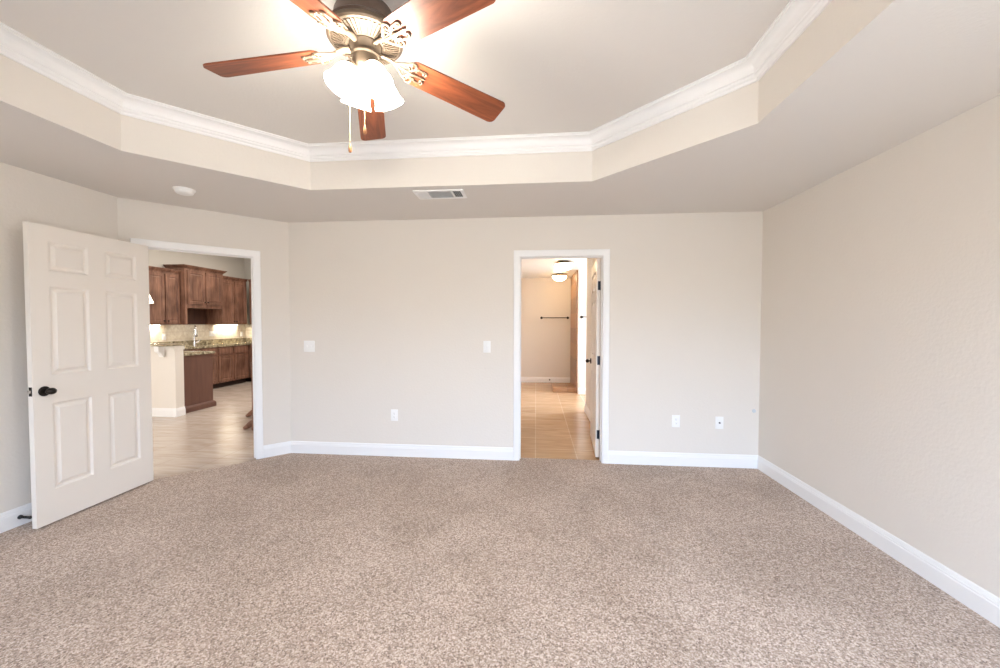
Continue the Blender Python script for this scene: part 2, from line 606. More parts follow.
for k, (x0, x1, z0, z1) in enumerate(WINS):
    mb = MB()
    mb.box(x0, x0 + .05, FRONT - .09, FRONT - .03, z0, z1)
    mb.box(x1 - .05, x1, FRONT - .09, FRONT - .03, z0, z1)
    mb.box(x0 + .05, x1 - .05, FRONT - .09, FRONT - .03, z0, z0 + .05)
    mb.box(x0 + .05, x1 - .05, FRONT - .09, FRONT - .03, z1 - .05, z1)
    mb.box((x0 + x1) / 2 - .03, (x0 + x1) / 2 + .03, FRONT - .09, FRONT - .03, z0 + .05, z1 - .05)
    struct(mb.build('window_%d' % (k + 1), M['white']), ('white window frame nearer the angled wall side', 'white window frame nearer the right wall')[k], 'window')

# ceiling: soffit ring round an octagonal tray
TL, TR, TB, TFY = -2.540, 1.162, 2.975, 0.223
TBL, TBR, TSY, TSF = -1.788, 0.412, 2.199, 0.999
octa = [(TL, TSF), (TBL, TFY), (TBR, TFY), (TR, TSF), (TR, TSY), (TBR, TB), (TBL, TB), (TL, TSY)]   # CCW
outer = [(LX, FRONT), (RX, FRONT), (RX, BY), (CX, BY), (LX, LY)]
loops = [[Vector((x, y, 0)) for x, y in outer], [Vector((x, y, 0)) for x, y in octa[::-1]]]
flat = [p for l in loops for p in l]
tri = tessellate_polygon(loops)
mb = MB()
mb.add([(p.x, p.y, H) for p in flat], [tuple(t) for t in tri])
struct(mb.build('ceiling', M['ceiling'], smooth=0), 'lower ceiling border around the octagonal recess', 'ceiling')
mb = MB().prism(octa, TRAY, TRAY + 0.05)
struct(mb.build('ceiling_tray', M['ceiling'], smooth=0), 'raised middle of the octagonal tray ceiling', 'ceiling')
mb = MB()
n = len(octa)
for i in range(n):
    a, b = octa[i], octa[(i + 1) % n]
    mb.add([(*a, H), (*b, H), (*b, TRAY), (*a, TRAY)], [(0, 1, 2, 3)])
struct(mb.build('wall_tray', M['wall'], smooth=0), 'upright tan band around the octagonal ceiling recess', 'wall')
crown = [(0, -.104), (.010, -.104), (.014, -.096), (.014, -.090), (.020, -.086), (.024, -.078), (.024, -.072), (.030, -.068)]
for k in range(9):
    a = k / 8 * PI / 2
    crown.append((.030 + .040 * (1 - math.cos(a)), -.068 + .050 * math.sin(a)))
crown += [(.076, -.016), (.078, -.010), (.086, -.008), (.086, 0), (0, 0)]
mb = MB().sweep(octa, [(d, TRAY + h) for d, h in crown], closed=True)
struct(mb.build('trim_1', M['white'], smooth=30), 'white crown moulding around the tray ceiling', 'moulding')

# baseboards
BB = [(0, 0), (.016, 0), (.016, .088), (.013, .092), (.013, .100), (.009, .104), (.009, .112), (.004, .124), (0, .126)]


def baseboard(name, p0, p1, label, mat='white', prof=BB, z=0.0):
    mb = MB().sweep([p0, p1], [(d, z + h) for d, h in prof])
    return struct(mb.build(name, M[mat], smooth=30), label, 'baseboard')


CW = 0.064   # casing width
baseboard('baseboard_right', (RX, FRONT), (RX, BY), 'white baseboard along the long right wall')
baseboard('baseboard_back', (DL - CW, BY), (CX, BY), 'white baseboard between angled wall and bathroom doorway')
baseboard('baseboard_back_right', (RX, BY), (DR + CW, BY), 'white baseboard right of the bathroom doorway')
e1 = D0 + dg * (ER + CW)
baseboard('baseboard_corner', (CX, BY), (e1.x, e1.y), 'short white baseboard beside the kitchen doorway')
e0 = D0 + dg * (EL - CW)
baseboard('baseboard_left', (LX, LY), (LX, FRONT), 'white baseboard behind the open panelled door')

# door casings and jambs
CAS = [(0, 0), (0, .008), (.004, .011), (.040, .016), (.052, .018), (.060, .018), (CW, .014), (CW, 0)]


def doorway(name, s0, s1, top, tf, label, tfb):
    """tf(s, n, z): s along the wall, n out of the wall into the room"""
    mb = MB()
    for sign, nb in ((1, 0.0), (-1, -T)):
        path = [(s1, 0.0), (s1, top), (s0, top), (s0, 0.0)]
        prof = [(-d, h) for d, h in CAS]
        mb.sweep(path, prof, tf=lambda x, y, h: tf(x, nb + sign * h, y))
    def bx(a0, a1, n0, n1, z0, z1):
        vs = [tf(a, n_, z) for z in (z0, z1) for n_ in (n0, n1) for a in (a0, a1)]
        mb.add(vs, [(0, 2, 3, 1), (4, 5, 7, 6), (0, 1, 5, 4), (2, 6, 7, 3), (0, 4, 6, 2), (1, 3, 7, 5)])
    bx(s0 - .02, s0 - .003, -T, 0, 0, top + .02)
    bx(s1 + .003, s1 + .02, -T, 0, 0, top + .02)
    bx(s0 - .003, s1 + .003, -T, 0, top + .003, top + .02)
    a, b = tfb
    bx(s0 - .003, s0 + .008, a, b, 0, top + .003)
    bx(s1 - .008, s1 + .003, a, b, 0, top + .003)
    bx(s0 + .008, s1 - .008, a, b, top - .008, top + .003)
    return struct(mb.build(name, M['white'], smooth=30), label, 'door frame')


doorway('trim_2', DL, DR, DH, lambda s, n_, z: (s, BY - n_, z), 'white casing around the bathroom doorway', (-.078, -.045))
doorway('trim_3', EL, ER, DH, lambda s, n_, z: dpt(s, n_, z), 'white casing around the kitchen doorway', (-.085, -.045))

# six panel doors ---------------------------------------------------
SIX = [(.104, 1.722, .344, 1.926), (.456, 1.722, .698, 1.926), (.104, 1.012, .344, 1.618), (.456, 1.012, .698, 1.618), (.104, .228, .344, .822), (.456, .228, .698, .822)]
MOULD = [(.004, -.003), (.012, -.012), (.022, -.013), (.026, -.011), (.042, -.002), (.046, -.002)]
DT = 0.035


def six_panel(name, A, B, label, cat, ymir=False):
    """leaf whose visible face runs from A (free edge) to B (hinge edge) on the floor"""
    A = Vector(A); B = Vector(B)
    d = (B - A).normalized()
    nn = Vector((d.y, -d.x))
    if ymir:
        nn = -nn
    root = thing(name, label, cat, (A.x, A.y, 0.012))
    root['kind'] = 'structure'
    w = (B - A).length
    def tf(u, v, dd):
        p = A + d * u + nn * dd
        return (p.x, p.y, 0.012 + v)
    sc = w / 0.805
    P6 = [(a * sc, b, c * sc, e_) for a, b, c, e_ in SIX]
    panel_slab(w, 2.03, DT, P6, MOULD, tf, both=True).build('door_leaf', M['door'], root, smooth=0)
    return root, tf, w, nn


def egg_knob(root, tf, u, v, side, nn, along):
    """oval knob on the visible (side = 1) or hidden face"""
    base = Vector(tf(u, v, 0 if side > 0 else -DT))
    ax = Vector((nn.x, nn.y, 0)) * side
    k = MB()
    k.lathe([(0, .012), (.009, .012), (.010, .030), (.009, .036), (.014, .040), (0, .040)], base, 20, axis=ax)
    # egg turned across the door
    c = base + ax * .047
    al = Vector((along.x, along.y, 0))
    pr = []
    for i in range(13):
        t = -1 + 2 * i / 12
        pr.append((.0225 * math.sqrt(max(0, 1 - t * t)) * (1 + .10 * t), t * .029))
    k.lathe(pr, c + al * .003, 24, axis=al)
    kn = k.build('knob', M['bronze'], root)
    MB().lathe([(0, 0), (.033, 0), (.034, .004), (.031, .010), (.022, .013), (0, .013)], base, 28, axis=ax).build('rose', M['bronze'], kn)
    return kn


root1, tf1, w1, nn1 = six_panel('door_1', (-3.298, 2.261), (-3.319, 3.073), 'open cream six panel door with a dark oval knob, standing on the carpet by the angled wall', 'door')
d1 = Vector((-3.319 + 3.298, 3.073 - 2.261)).normalized()
egg_knob(root1, tf1, .060, .910, 1, nn1, d1)
egg_knob(root1, tf1, .060, .910, -1, nn1, d1)
lp = MB()
pA, pB = tf1(-.0012, .885, -.006), tf1(.002, .945, -DT + .006)
lp.box(min(pA[0], pB[0]), max(pA[0], pB[0]), min(pA[1], pB[1]), max(pA[1], pB[1]), pA[2], pB[2])
pl = lp.build('latch_plate', M['bronze'], root1)
q = tf1(0, .915, -DT / 2)
MB().box(q[0] - .008, q[0] + .008, q[1] - .009, q[1] - .001, q[2] - .010, q[2] + .010, bev=.002).build('latch', M['brass'], pl)
for hz in (.20, 1.02, 1.83):
    q = tf1(w1 + .004, hz, -DT - .004)
    MB().lathe([(0, -.045), (.007, -.045), (.007, .045), (0, .045)], q, 14).build('hinge', M['steel'], root1)

# bathroom door, opened a little past square into the bathroom
hx, hy = 0.6495, 4.036
ang = math.radians(94)
dB = Vector((math.cos(PI - ang), math.sin(PI - ang)))          # from hinge to free edge
dB = Vector((math.sin(math.radians(4)), math.cos(math.radians(4))))
B2 = Vector((hx - 0.035, hy))
A2 = B2 + dB * 0.80
root2, tf2, w2, nn2 = six_panel('door_2', A2, B2, 'white six panel bathroom door seen edge on, swung into the bathroom', 'door', ymir=False)
egg_knob(root2, tf2, .062, .920, 1, nn2, -dB)
egg_knob(root2, tf2, .062, .920, -1, nn2, -dB)
for hz in (.235, .995, 1.755):
    h = MB()
    for dd in (-.001, -DT + .007):
        pass
    a = Vector(tf2(w2, hz, -.010)); b = Vector(tf2(w2, hz, -DT))
    nd = Vector((-dB.x, -dB.y, 0))
    ux = (b - a)
    zz = Vector((0, 0, .045))
    pts = [a - zz, b - zz, b + zz, a + zz]
    pts2 = [p + nd * .0025 for p in pts]
    h.add(pts + pts2, [(0, 1, 2, 3), (4, 5, 6, 7), (0, 1, 5, 4), (1, 2, 6, 5), (2, 3, 7, 6), (3, 0, 4, 7)])
    h.lathe([(0, -.047), (.003, -.051), (.0065, -.045), (.0065, .045), (.003, .051), (0, .047)], b + nd * .004 + ux.normalized() * .004, 14)
    h.build('hinge', M['steel'], root2)

# ------------------------------------------------------------------ wall plates, vent, detector, doorstop
def plate(name, label, cat, x, z, w, h, group=None):
    t = thing(name, label, cat, (x, BY, z), group)
    mb = MB().box(x - w / 2, x + w / 2, BY - .0065, BY, z - h / 2, z + h / 2, bev=.0022)
    mb.build('plate', M['plastic'], t)
    return t


def toggles(t, x, z, xs_):
    for dx in xs_:
        mb = MB()
        mb.box(x + dx - .005, x + dx + .005, BY - .0085, BY - .0060, z - .012, z + .012)
        mb.add([(x + dx - .004, BY - .008, z - .005), (x + dx + .004, BY - .008, z - .005), (x + dx + .004, BY - .008, z + .006), (x + dx - .004, BY - .008, z + .006),
                (x + dx - .003, BY - .020, z + .004), (x + dx + .003, BY - .020, z + .004), (x + dx + .003, BY - .019, z + .011), (x + dx - .003, BY - .019, z + .011)],
               [(0, 1, 2, 3), (4, 5, 6, 7), (0, 1, 5, 4), (1, 2, 6, 5), (2, 3, 7, 6), (3, 0, 4, 7)])
        mb.build('toggle', M['plastic'], t)


def receptacles(t, x, z, y, dirn=-1):
    for dz in (.0195, -.0195):
        mb = MB()
        pts = []
        for k in range(24):
            a = 2 * PI * k / 24
            pts.append((x + max(-.0135, min(.0135, .0175 * math.cos(a))), .0145 * math.sin(a) + z + dz))
        ys = (y - .0062, y - .0095)
        vs = [(p[0], ys[0], p[1]) for p in pts] + [(p[0], ys[1], p[1]) for p in pts]
        fs = [tuple(range(24)), tuple(range(24, 48))] + [(i, (i + 1) % 24, 24 + (i + 1) % 24, 24 + i) for i in range(24)]
        mb.add(vs, fs)
        rc = mb.build('receptacle', M['plastic'], t)
        sl = MB()
        for dx in (-.006, .006):
            sl.box(x + dx - .001, x + dx + .001, y - .0098, y - .0094, z + dz - .001, z + dz + .006)
        sl.box(x - .002, x + .002, y - .0098, y - .0094, z + dz - .009, z + dz - .005)
        sl.build('slots', M['slot'], rc)


t = plate('light_switch', 'wide white double switch plate on the back wall near the angled corner', 'light switch', -2.381, 1.138, .120, .118)
toggles(t, -2.381, 1.138, (-.023, .023))
t = plate('light_switch', 'single white switch plate just left of the bathroom doorway', 'light switch', -.492, 1.146, .074, .118)
toggles(t, -.492, 1.146, (0,))
t = plate('outlet', 'white outlet low on the back wall below and between the two switches', 'outlet', -1.460, .429, .074, .118)
receptacles(t, -1.460, .429, BY)
t = plate('outlet', 'white outlet on the back wall right of the bathroom doorway', 'outlet', 1.359, .435, .074, .118)
receptacles(t, 1.359, .435, BY)
t = plate('cable_jack_plate', 'white cable plate with a dark centre jack near the right corner', 'cable jack', 1.763, .429, .074, .118)
MB().lathe([(0, .006), (.008, .006), (.008, .010), (.005, .010), (.005, .018), (0, .018)], (1.763, BY, .429), 16, axis=(0, -1, 0)).build('jack', M['steel'], t)
t = thing('wall_plug', 'tiny pale grey bump on the back wall beside the right corner', 'wall plug', (2.078, BY, .55))
MB().lathe([(0, 0), (.018, 0), (.016, .006), (.008, .009), (0, .009)], (2.078, BY, .55), 20, axis=(0, -1, 0)).build('cap', M['pale_grey'], t)

t = thing('smoke_detector', 'round white smoke detector on the ceiling border above the kitchen doorway', 'smoke detector', (-2.776, 2.872, H))
MB().lathe([(0, -.008), (.071, -.008), (.073, -.004), (.073, 0), (0, 0)], (-2.776, 2.872, H), 40).build('base', M['plastic'], t)
MB().lathe([(0, -.040), (.040, -.039), (.052, -.035), (.060, -.026), (.064, -.012), (.064, -.008), (0, -.008)], (-2.776, 2.872, H), 40).build('cover', M['plastic'], t)
MB().lathe([(0, -.0415), (.006, -.0415), (.007, -.039), (0, -.039)], (-2.757, 2.853, H), 14).build('test_button', M['plastic'], t)

# ceiling register
vx, vy = -.780, 3.154
t = thing('air_vent', 'white rectangular air vent with slats on the ceiling border over the back wall', 'air vent', (vx, vy, H))
fr = MB()
hw, hd = .203, .102
inn = .024
fr.box(vx - hw, vx + hw, vy - hd, vy - hd + inn, H - .009, H, bev=.002)
fr.box(vx - hw, vx + hw, vy + hd - inn, vy + hd, H - .009, H, bev=.002)
fr.box(vx - hw, vx - hw + inn, vy - hd + inn, vy + hd - inn, H - .009, H)
fr.box(vx + hw - inn, vx + hw, vy - hd + inn, vy + hd - inn, H - .009, H)
for q in (vx - .095, vx + .105):
    fr.box(q - .005, q + .005, vy - hd + inn, vy + hd - inn, H - .010, H)
fr.build('frame', M['plastic'], t)
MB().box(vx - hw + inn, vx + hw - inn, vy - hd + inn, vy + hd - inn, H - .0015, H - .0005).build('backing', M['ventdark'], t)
def slat(c, along, length, tilt):
    mb = MB()
    al = Vector(along); ac = Vector((-along[1], along[0], 0))
    hv = ac * (math.cos(tilt) * .0065) + Vector((0, 0, 1)) * (math.sin(tilt) * .0065)
    tt = hv.cross(al).normalized() * .0006
    c = Vector(c)
    pts = []
    for s_ in (-1, 1):
        for e_ in (-1, 1):
            for g in (-1, 1):
                pts.append(c + al * (s_ * length / 2) + hv * e_ + tt * g)
    mb.add(pts, [(0, 1, 3, 2), (4, 5, 7, 6), (0, 1, 5, 4), (2, 3, 7, 6), (0, 2, 6, 4), (1, 3, 7, 5)])
    return mb
for k in range(7):
    slat((vx + .005, vy - hd + inn + .011 + k * .0220, H - .006), (1, 0, 0), .190, math.radians(40)).build('slat', M['plastic'], t)
for k in range(5):
    slat((vx - hw + inn + .008 + k * .0150, vy, H - .006), (0, 1, 0), .153, math.radians(-40)).build('slat', M['plastic'], t)
    slat((vx + .116 + k * .0150, vy, H - .006), (0, 1, 0), .153, math.radians(55)).build('slat', M['plastic'], t)

# spring doorstop on the left baseboard
dsx, dsy, dsz = LX + .016, 2.308, .060
t = thing('doorstop', 'dark spring doorstop on the baseboard behind the open panelled door', 'doorstop', (dsx, dsy, dsz))
MB().lathe([(0, 0), (.014, 0), (.014, .006), (.009, .012), (0, .012)], (dsx, dsy, dsz), 20, axis=(1, 0, 0)).build('base', M['dark'], t)
pts = [(dsx + .010 + .062 * k / 96, dsy + .0065 * math.cos(k * 2 * PI / 8), dsz + .0065 * math.sin(k * 2 * PI / 8)) for k in range(97)]
MB().tube(pts, .0022, 6).build('spring', M['dark'], t)
MB().lathe([(0, 0), (.009, 0), (.010, .010), (.007, .016), (0, .016)], (dsx + .071, dsy, dsz), 20, axis=(1, 0, 0)).build('tip', M['rubber'], t)

# ------------------------------------------------------------------ ceiling fan
FX, FY = -0.707, 1.587
BZ = 2.443 + 0.66 * math.tan(math.radians(5.74))
fan = thing('ceiling_fan', 'five blade wooden ceiling fan with lit glass shades hanging from the tray ceiling', 'ceiling fan', (FX, FY, TRAY))
C0 = (FX, FY, 0)
C0v = Vector(C0)
MB().lathe([(0, TRAY), (.066, TRAY), (.068, TRAY - .012), (.060, TRAY - .030), (.040, TRAY - .044), (.018, TRAY - .050), (0, TRAY - .050)][::-1], C0, 40).build('canopy', M['bronze'], fan)
MB().lathe([(0, 2.675), (.024, 2.675), (.026, 2.685), (.014, 2.692), (.014, 2.722), (0, 2.722)], C0, 24).build('downrod', M['bronze'], fan)
MB().lathe([(0, 2.572), (.144, 2.572), (.148, 2.580), (.140, 2.588), (.130, 2.592), (.126, 2.612), (.122, 2.640), (.112, 2.662), (.090, 2.678), (.040, 2.686), (0, 2.686)], C0, 64).build('motor_housing', M['housing'], fan)
# ribbed underside, a shallow dish
seg = 150
def rib(i, j):
    return 1.0
bw = MB()
prof_ = [(.064, 2.530), (.070, 2.527), (.076, 2.529), (.132, 2.545), (.138, 2.543), (.145, 2.545), (.151, 2.552), (.151, 2.564), (.144, 2.572), (.064, 2.572), (.064, 2.530)]
bw.lathe(prof_, C0, 64)
for k in range(50):
    a = 2 * PI * k / 50
    u_ = Vector((math.cos(a), math.sin(a), 0)); v_ = Vector((-u_.y, u_.x, 0))
    pts = []
    for r_, hw_, z_ in ((.076, .0022, 2.529), (.134, .0046, 2.5455)):
        for sg in (-1, 1):
            pts.append(C0v + u_ * r_ + v_ * (sg * hw_) + Vector((0, 0, z_ - .005)))
        for sg in (-1, 1):
            pts.append(C0v + u_ * r_ + v_ * (sg * hw_ * 1.2) + Vector((0, 0, z_ + .002)))
    bw.add(pts, [(0, 1, 5, 4), (0, 4, 6, 2), (1, 3, 7, 5), (0, 2, 3, 1), (4, 5, 7, 6)])
bw.build('motor_bowl', M['pewter'], fan, smooth=25)
MB().lathe([(0, 2.418), (.026, 2.418), (.040, 2.424), (.050, 2.436), (.053, 2.452), (.053, 2.478), (.058, 2.484), (.058, 2.492), (.053, 2.498), (.056, 2.515), (.064, 2.526), (.064, 2.532), (0, 2.532)], C0, 40).build('switch_housing', M['pewter'], fan)
# blade, its iron with scrolls, screws: built once along +x, then copied
def spiral(cx, cy, r0_, r1_, a0, a1, n_=18):
    out = []
    for k in range(n_ + 1):
        q = k / n_
        r_ = r0_ + (r1_ - r0_) * q
        a = a0 + (a1 - a0) * q
        out.append((cx + r_ * math.cos(a), cy + r_ * math.sin(a)))
    return out
RB = Matrix.Rotation(math.radians(5.74), 4, 'Y') @ Matrix.Rotation(math.radians(-14.7), 4, 'X')
org = Vector((FX, FY, BZ))
TFm = Matrix.Translation(org) @ RB
def blade_mesh():
    pts = []
    # outline: root narrower, tip wide with rounded corners
    def arc(cx, cy, r, a0, a1, n_=6):
        return [(cx + r * math.cos(math.radians(a0 + (a1 - a0) * k / n_)), cy + r * math.sin(math.radians(a0 + (a1 - a0) * k / n_))) for k in range(n_ + 1)]
    xr, xt, hw0, hw1 = .185, .664, .060, .0705
    pts += arc(xr + .03, -hw0 + .03, .03, 180, 268)
    pts += arc(xt - .024, -hw1 + .024, .024, 270, 350)
    pts += arc(xt - .030, hw1 - .030, .030, 10, 90)
    pts += arc(xr + .03, hw0 - .03, .03, 92, 180)
    m = MB().prism(pts, 0.001, .0075)
    return m.xf(TFm)
bl = blade_mesh().build('blade', M['blade'], fan, smooth=30)
ir = MB()
# arm from the motor to the blade
ir.tube([(.062, 0, .014), (.090, 0, .016), (.120, 0, .010), (.150, 0, -.002), (.200, 0, -.006), (.262, 0, -.004)], [.013, .012, .010, .009, .009, .005], 10, flat=.6)
for sg in (1, -1):
    a = [(.120, 0.0), (.140, sg * .012), (.160, sg * .028), (.182, sg * .040)] + [(x, sg * y) for x, y in spiral(.196, .034, .018, .006, PI * .85, -PI * 1.3)]
    ir.tube([(x, y, .010 - .080 * max(0, min(1, (x - .11) / .06)) * .17) for x, y in a], [.0062] * 4 + [.0055 - .0025 * k / 18 for k in range(19)], 8)
    b2 = [(.180, sg * .004), (.200, sg * .018), (.222, sg * .030), (.244, sg * .030)] + [(x, sg * y) for x, y in spiral(.250, .022, .011, .004, PI * .6, -PI * 1.2, 12)]
    ir.tube([(x, y, -.003) for x, y in b2], [.0055] * 4 + [.005 - .002 * k / 12 for k in range(13)], 8)
    ir.tube([(.170, sg * .030, -.003), (.196, sg * .006, -.004), (.228, 0, -.004)], [.004, .005, .004], 8)
ir.xf(TFm)
iron = ir.build('blade_iron', M['iron'], fan)
screws = []
for x, y in ((.214, .020), (.214, -.020), (.252, 0)):
    screws.append(MB().lathe([(0, -.0085), (.004, -.008), (.0055, -.005), (.0055, .001), (0, .001)], (x, y, 0), 12).xf(TFm).build('screw', M['iron'], iron))
AZ0 = 38.46
# meshes are local to the fan's base; turn each about its vertical axis
def place(o, az):
    o.rotation_euler = (0, 0, math.radians(az))
place(bl, AZ0); place(iron, AZ0)
for k in range(1, 5):
    b_ = bl.copy(); COL.objects.link(b_); b_.parent = fan; place(b_, AZ0 + 72 * k)
    i_ = iron.copy(); COL.objects.link(i_); i_.parent = fan; place(i_, AZ0 + 72 * k)
    for s0_ in screws:
        s_ = s0_.copy(); COL.objects.link(s_); s_.parent = i_
# light kit: four tilted bell glasses
for k in range(4):
    a = math.radians(-135 + 90 * k + 2)
    out = Vector((math.cos(a), math.sin(a), 0))
    ax = (Vector((0, 0, -1)) * math.cos(math.radians(25)) + out * math.sin(math.radians(25))).normalized()
    neck = Vector((FX, FY, 2.428)) + out * .058
    arm = MB().tube([Vector((FX, FY, 2.435)) + out * .04, Vector((FX, FY, 2.440)) + out * .052, neck], .010, 10)
    arm.lathe([(0, -.004), (.022, -.002), (.026, .010), (.024, .018), (0, .018)], neck, 24, axis=ax)
    lk = arm.build('lamp_arm', M['pewter'], fan)
    def flute(i, j):
        return 1.0 + (.02 * math.cos(i * 2 * PI / 4) if j > 4 else 0)
    g = MB().lathe([(.018, .012), (.026, .016), (.038, .028), (.046, .046), (.050, .066), (.053, .086), (.060, .104), (.064, .110), (.060, .109), (.050, .088), (.046, .066), (.042, .046), (.034, .030), (.018, .018), (.018, .012)], neck, 36, axis=ax)
    g.build('lamp_shade', M['fanglass'], lk)
    MB().lathe([(0, .020), (.012, .022), (.014, .040), (.024, .058), (.027, .074), (.020, .090), (0, .097)], neck, 20, axis=ax).build('bulb', M['fanglass'], lk)
# pull chains
def chain(x, y, z0, z1, off):
    c = MB()
    n_ = int((z0 - z1) / .0055)
    for k in range(n_):
        c.lathe([(0, -.0022), (.0018, -.0012), (.0018, .0012), (0, .0022)], (x + off[0] * math.sin(k / n_ * PI / 2), y + off[1] * math.sin(k / n_ * PI / 2), z0 - (k + .5) * .0055), 6)
    c.tube([(x + off[0] * math.sin(q / 8 * PI / 2), y + off[1] * math.sin(q / 8 * PI / 2), z0 - (z0 - z1) * q / 8) for q in range(9)], .0009, 6)
    o = c.build('pull_chain', M['chain'], fan, smooth=60)
    xx, yy = x + off[0], y + off[1]
    MB().lathe([(0, -.034), (.005, -.033), (.0072, -.026), (.0068, -.016), (.0045, -.004), (.0025, .002), (0, .003)], (xx, yy, z1), 16).build('fob', M['bob'], o)
chain(FX - .056, FY - .030, 2.43, 2.118, (0, 0))
chain(FX + .020, FY - .058, 2.43, 2.175, (0, 0))

# ------------------------------------------------------------------ the kitchen
KX, KY = -7.20, 9.08
o = MB().box(KX - T, KX, 0.4, KY + T, -.05, 3.05).build('wall_kitchen', M['kwall'])
struct(o, 'grey beige kitchen wall behind the upper cabinets', 'wall')
o = MB().box(KX, -1.20, KY, KY + T, -.05, 3.05).build('wall_kitchen_end', M['kwall'])
struct(o, 'kitchen end wall at the far corner of the cabinets', 'wall')
o = MB().box(KX - T, -3.64, 0.4, 0.5, -.05, 3.05).build('wall_hall', M['kwall'])
struct(o, 'hall wall outside the bedroom', 'wall')
o = MB().box(KX - T, RX + .4, FRONT - T, KY + .3, 3.05, 3.12).build('ceiling_kitchen', M['ceiling'])
struct(o, 'high kitchen ceiling', 'ceiling')
mb = MB().box(KX, KX + .008, 5.5, KY, 1.016, 1.35).box(KX, -6.3, KY - .008, KY, 1.016, 1.35)
struct(mb.build('trim_4', M['splash']), 'cream tiled backsplash above the kitchen counter', 'backsplash')

CAB = [(.004, -.002), (.055, -.002), (.058, -.008), (.066, -.010), (.085, -.003), (.090, -.003)]
def cab_door(root, name, y0, y1, z0, z1, xf, mat='cherry', knob=None, raised=True):
    """door or drawer front on a cabinet facing +x"""
    w = y1 - y0; h = z1 - z0
    tf = lambda u, v, d: (xf + .019 + d, y0 + u, z0 + v)
    if raised:
        pn = [(.052, .052, w - .052, h - .052)]
        pr = [(.004, -.006), (.010, -.009), (.030, -.002), (.034, -.002)]
    else:
        pn = [(.018, .018, w - .018, h - .018)]
        pr = [(.003, .002), (.006, .002)]
    d_ = panel_slab(w, h, .019, pn, pr, tf).build(name, M[mat], root, smooth=0)
    if knob:
        MB().lathe([(0, 0), (.006, 0), (.006, .012), (.014, .020), (.015, .026), (.009, .031), (0, .031)], (xf + .019, knob[0], knob[1]), 16, axis=(1, 0, 0)).build('knob', M['bronze'], d_)
    return d_
CORN = [(0, 0), (.006, 0), (.008, .012), (.016, .020), (.028, .034), (.036, .050), (.046, .056), (.046, .068), (0, .068)]
def cornice(root, x0, x1, y0, y1, z, k=1.0, full=True):
    # travel so that the left of travel points outward
    MB().sweep([(x0, y1), (x1, y1), (x1, y0), (x0, y0)] if full else [(x1, y1), (x1, y0)], [(d * k, z + h) for d, h in CORN]).build('cornice', M['cherry'], root, smooth=30)

def upper(label, y0, y1, z0, z1, xf, doors, dz0=None, niche=False, crown_k=1.0):
    r = thing('upper_cabinet', label, 'kitchen cabinet', (KX, (y0 + y1) / 2, z0), 'upper kitchen cabinets')
    b = MB()
    if niche:
        b.box(KX + .004, xf, y0, y1, niche, z1)
        b.box(KX + .004, xf, y0, y0 + .045, z0, niche)
        b.box(KX + .004, xf, y1 - .045, y1, z0, niche)
        b.box(KX + .004, KX + .02, y0 + .045, y1 - .045, z0, niche, 1)
    else:
        b.box(KX + .004, xf, y0, y1, z0, z1)
    b.build('body', [M['cherry'], M['recess']], r)
    n_ = len(doors)
    for i, (a, c) in enumerate(doors):
        kn = (c - .028 if i % 2 == 0 else a + .028, (dz0 or z0 + .02) + .05)
        cab_door(r, 'cabinet_door', a, c, dz0 or z0 + .02, z1 - .03, xf, knob=kn)
    cornice(r, KX + .004, xf, y0, y1, z1, crown_k, bool(niche))
    return r

upper('upper wood cabinet with two doors left of the tall hood cabinet, beside the pendant light', 6.30, 6.992, 1.35, 2.330, -6.90, [(6.345, 6.660), (6.685, 6.970)])
upper('taller projecting upper wood cabinet with an open dark niche under its two doors', 7.0, 7.93, 1.35, 2.445, -6.80, [(7.045, 7.455), (7.475, 7.885)], dz0=1.755, niche=1.68, crown_k=1.25)
upper('upper wood cabinet with two doors right of the tall hood cabinet', 7.938, 8.745, 1.35, 2.355, -6.90, [(7.955, 8.345), (8.36, 8.725)])
r = thing('upper_cabinet', 'dark sliver of an upper cabinet on the kitchen end wall, beside the door casing', 'kitchen cabinet', (-6.45, KY, 1.35), 'upper kitchen cabinets')
mb = MB().box(-6.85, -5.9, 8.775, KY - .004, 1.35, 2.355)
mb.build('body', M['cherry'], r)
panel_slab(.44, .965, .019, [(.052, .052, .388, .913)], [(.004, -.006), (.010, -.009), (.030, -.002), (.034, -.002)], lambda u, v, d: (-6.83 + u, 8.775 - .019 - d, 1.37 + v)).build('cabinet_door', M['cherry'], r, smooth=0)
MB().sweep([(-5.9, 8.775), (-6.85, 8.775)], [(d, 2.355 + h) for d, h in CORN]).build('cornice', M['cherry'], r, smooth=30)

# base cabinets
BX = -6.70
bounds = [5.6, 6.25, 6.82, 7.20, 7.63, 8.055, 8.52]
names = ['base wood cabinet at the far left of the counter, behind the bar wall', 'base wood cabinet behind the bar wall, second along the counter',
         'base wood cabinet behind the brown end panel of the bar', 'narrow base wood cabinet just showing beside the brown end panel',
         'base wood cabinet with a drawer and panelled door, middle of the counter', 'base wood cabinet with a drawer and darker panelled door, next to the counter corner']
for i in range(2, 6):
    y0, y1 = bounds[i], bounds[i + 1]
    r = thing('base_cabinet', names[i], 'kitchen cabinet', (KX, (y0 + y1) / 2, 0), 'base kitchen cabinets')
    MB().box(KX + .004, BX, y0 + .001, y1 - .001, .10, .874).build('body', M['cherry'], r)
    MB().box(KX + .004, BX - .075, y0 + .001, y1 - .001, -.006, .10).build('toe_kick', M['kick'], r)
    cab_door(r, 'drawer', y0 + .018, y1 - .018, .705, .855, BX, raised=False)
    cab_door(r, 'cabinet_door', y0 + .018, y1 - .018, .125, .685, BX)
r = thing('base_cabinet', 'base wood cabinet turning the counter corner by the end wall', 'kitchen cabinet', (-6.2, KY, 0), 'base kitchen cabinets')
MB().box(KX + .004, -5.4, 8.555, KY - .004, .10, .874).build('body', M['cherry'], r)
